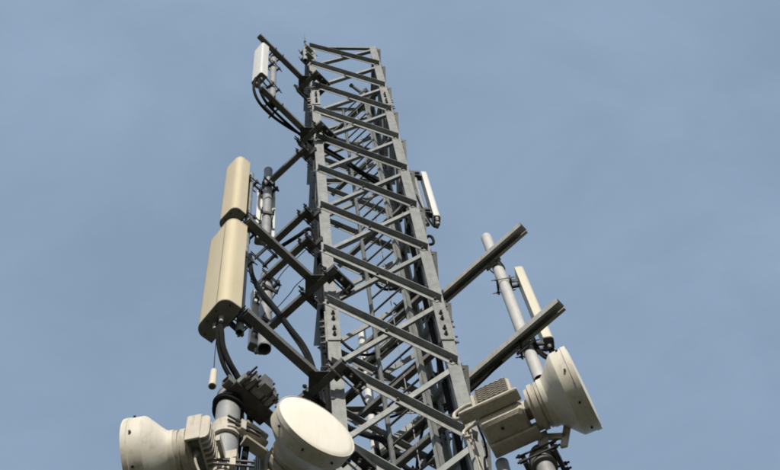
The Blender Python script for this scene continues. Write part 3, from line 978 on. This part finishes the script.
# feeder run down the right face
for i in range(2):
    y = 0.36 + 0.085 * i
    cable("%s of the two black feeder cables on the rack inside the tower's right face" % ("nearer", "farther")[i],
          [(0.94, y, 15.1 - 0.9 * (i % 3)), (0.945, y, 13.2 - 0.3 * (i % 3)), (0.945, y + 0.004, 9.0), (0.945, y, 4.0), (0.945, y, 0.1)], 0.015, n=8)
for lab, pts, r_ in (
        ("black cable slung between ladder and rear right leg halfway up", [(0.50, 0.76, 14.3), (0.56, 0.80, 13.75), (0.66, 0.85, 13.6), (0.80, 0.92, 13.75), (0.90, 0.96, 13.9)], 0.015),
        ("thin black cable looping behind the ladder above the lowest beam", [(0.30, 0.95, 11.9), (0.36, 0.92, 11.35), (0.5, 0.9, 11.1), (0.68, 0.9, 11.2), (0.84, 0.93, 11.5), (0.93, 0.96, 12.0)], 0.011),
        ("black cable running along the lower beam into the tower", [(1.55, 0.62, 11.56), (1.3, 0.86, 11.5), (1.05, 1.02, 11.42), (0.9, 0.95, 11.25), (0.8, 0.92, 10.9), (0.7, 0.93, 10.3), (0.66, 0.94, 9.4), (0.66, 0.94, 0.3)], 0.013),
        ("black cable dropping behind the ladder's left rail at the lowest visible bay", [(0.40, 0.93, 10.9), (0.42, 0.93, 10.4), (0.40, 0.94, 9.6), (0.41, 0.94, 0.3)], 0.018),
        ("black cable drooping across the back of the tower below mid height", [(0.12, 0.95, 13.0), (0.22, 0.94, 12.55), (0.38, 0.93, 12.3), (0.56, 0.92, 12.35), (0.76, 0.93, 12.55), (0.90, 0.97, 12.9)], 0.014)):
    cable(lab, pts, r_, n=8)
tray = thing("cable_tray", "light grey cable rack with cross bars on the tower's right side", "cable rack", (0.97, 0.47, 0))
for y in (0.30, 0.52):
    MB().box(V(0.968, y, 7.7), X * 0.004, Y * 0.018, Z * 7.6).build("rail", PIPE_LT, tray, False)
rg2 = None
for k in range(20):
    if rg2 is None:
        rg2 = MB().box(V(0.976, 0.41, 0), X * 0.003, Y * 0.125, Z * 0.014).build("cross_bar", GALV, tray, False)
        o = rg2
    else:
        o = rg2.copy()
        COL.objects.link(o)
    o.location = (0, 0, 15.2 - 0.76 * k)

# small cylinder hanging on a wire
hg = thing("hanging_cylinder", "small pale cylinder dangling on a wire under the large cream panel", "weight", (-0.785, -0.68, 8.7))
HC = V(-0.780, -0.68, 0)
MB().lathe([(0, 0.019), (0.001, 0.025), (0.02, 0.027), (0.03, 0.024), (0.20, 0.021), (0.215, 0.014)], HC + Z * 8.755, Z, 20).build("body", IVORY, hg)
MB().cyl(HC + Z * 8.751, HC + Z * 8.759, 0.02, 20).build("end_plug", DARKP, hg)
MB().tube([HC + Z * 8.96, HC + V(-0.006, 0.01, 9.2), HC + V(-0.012, 0.04, 9.5), HC + V(-0.02, 0.06, 9.76)], 0.003, 6).build("wire", CABLE, hg)

# lightning rod and pulley block at the top of the near left leg
lr = thing("lightning_rod", "thin dark spike rising from the tower's top left corner", "lightning rod", (-0.04, -0.03, 20))
MB().cyl(V(-0.045, -0.03, 19.95), V(-0.045, -0.03, 20.75), 0.008, 8).cyl(V(-0.045, -0.03, 20.75), V(-0.045, -0.03, 20.95), 0.004, 6).build("spike", GALV_OLD, lr)
MB().box(V(-0.045, -0.03, 20.2), X * 0.02, Y * 0.02, Z * 0.05).box(V(-0.045, -0.03, 20.5), X * 0.016, Y * 0.016, Z * 0.03).build("clamp_plate", CLAMP, lr, False)
pb = thing("top_fitting", "stubby pale fitting with a dark open end on the tower's top left corner", "fitting", (-0.06, -0.06, 19.2))
MB().pipe(V(-0.055, -0.055, 19.3), V(-0.055, -0.055, 20.0), 0.03, 0.005, 24).build("tube", PIPE, pb)
for z in (19.5, 19.9):
    MB().box(V(-0.03, -0.03, z), DL * 0.06, DC * 0.08, Z * 0.025).build("clamp_plate", GALV, pb, False)
for z in (19.5, 19.9):
    for s in (-1, 1):
        p = V(-0.03, -0.03, z) + DC * s * 0.065
        MB().cyl(p - DL * 0.16, p + DL * 0.1, 0.006, 6).build("threaded_rod", ROD, pb, False)

# fitting at the head of the ladder and small junction hardware
hd = thing("ladder_anchor", "dark anchor bracket with round eye above the ladder head", "bracket", (0.75, 0.45, 19.4))
AN0, AN1 = V(0.615, 0.42, 19.74), V(0.80, 0.46, 19.35)
MB().cyl(AN0, AN1, 0.024, 14).box(V(0.79, 0.45, 19.38), V(0.05, -0.04, 0), V(0.03, 0.04, 0), Z * 0.09).box(V(0.88, 0.45, 19.38), X * 0.09, Y * 0.02, Z * 0.03).build("body", CLAMP, hd)
MB().lathe([(0, 0.015), (0.004, 0.032), (0.012, 0.032), (0.014, 0.015)], AN0, AN0 - AN1, 20).build("eye", PIPE, hd)
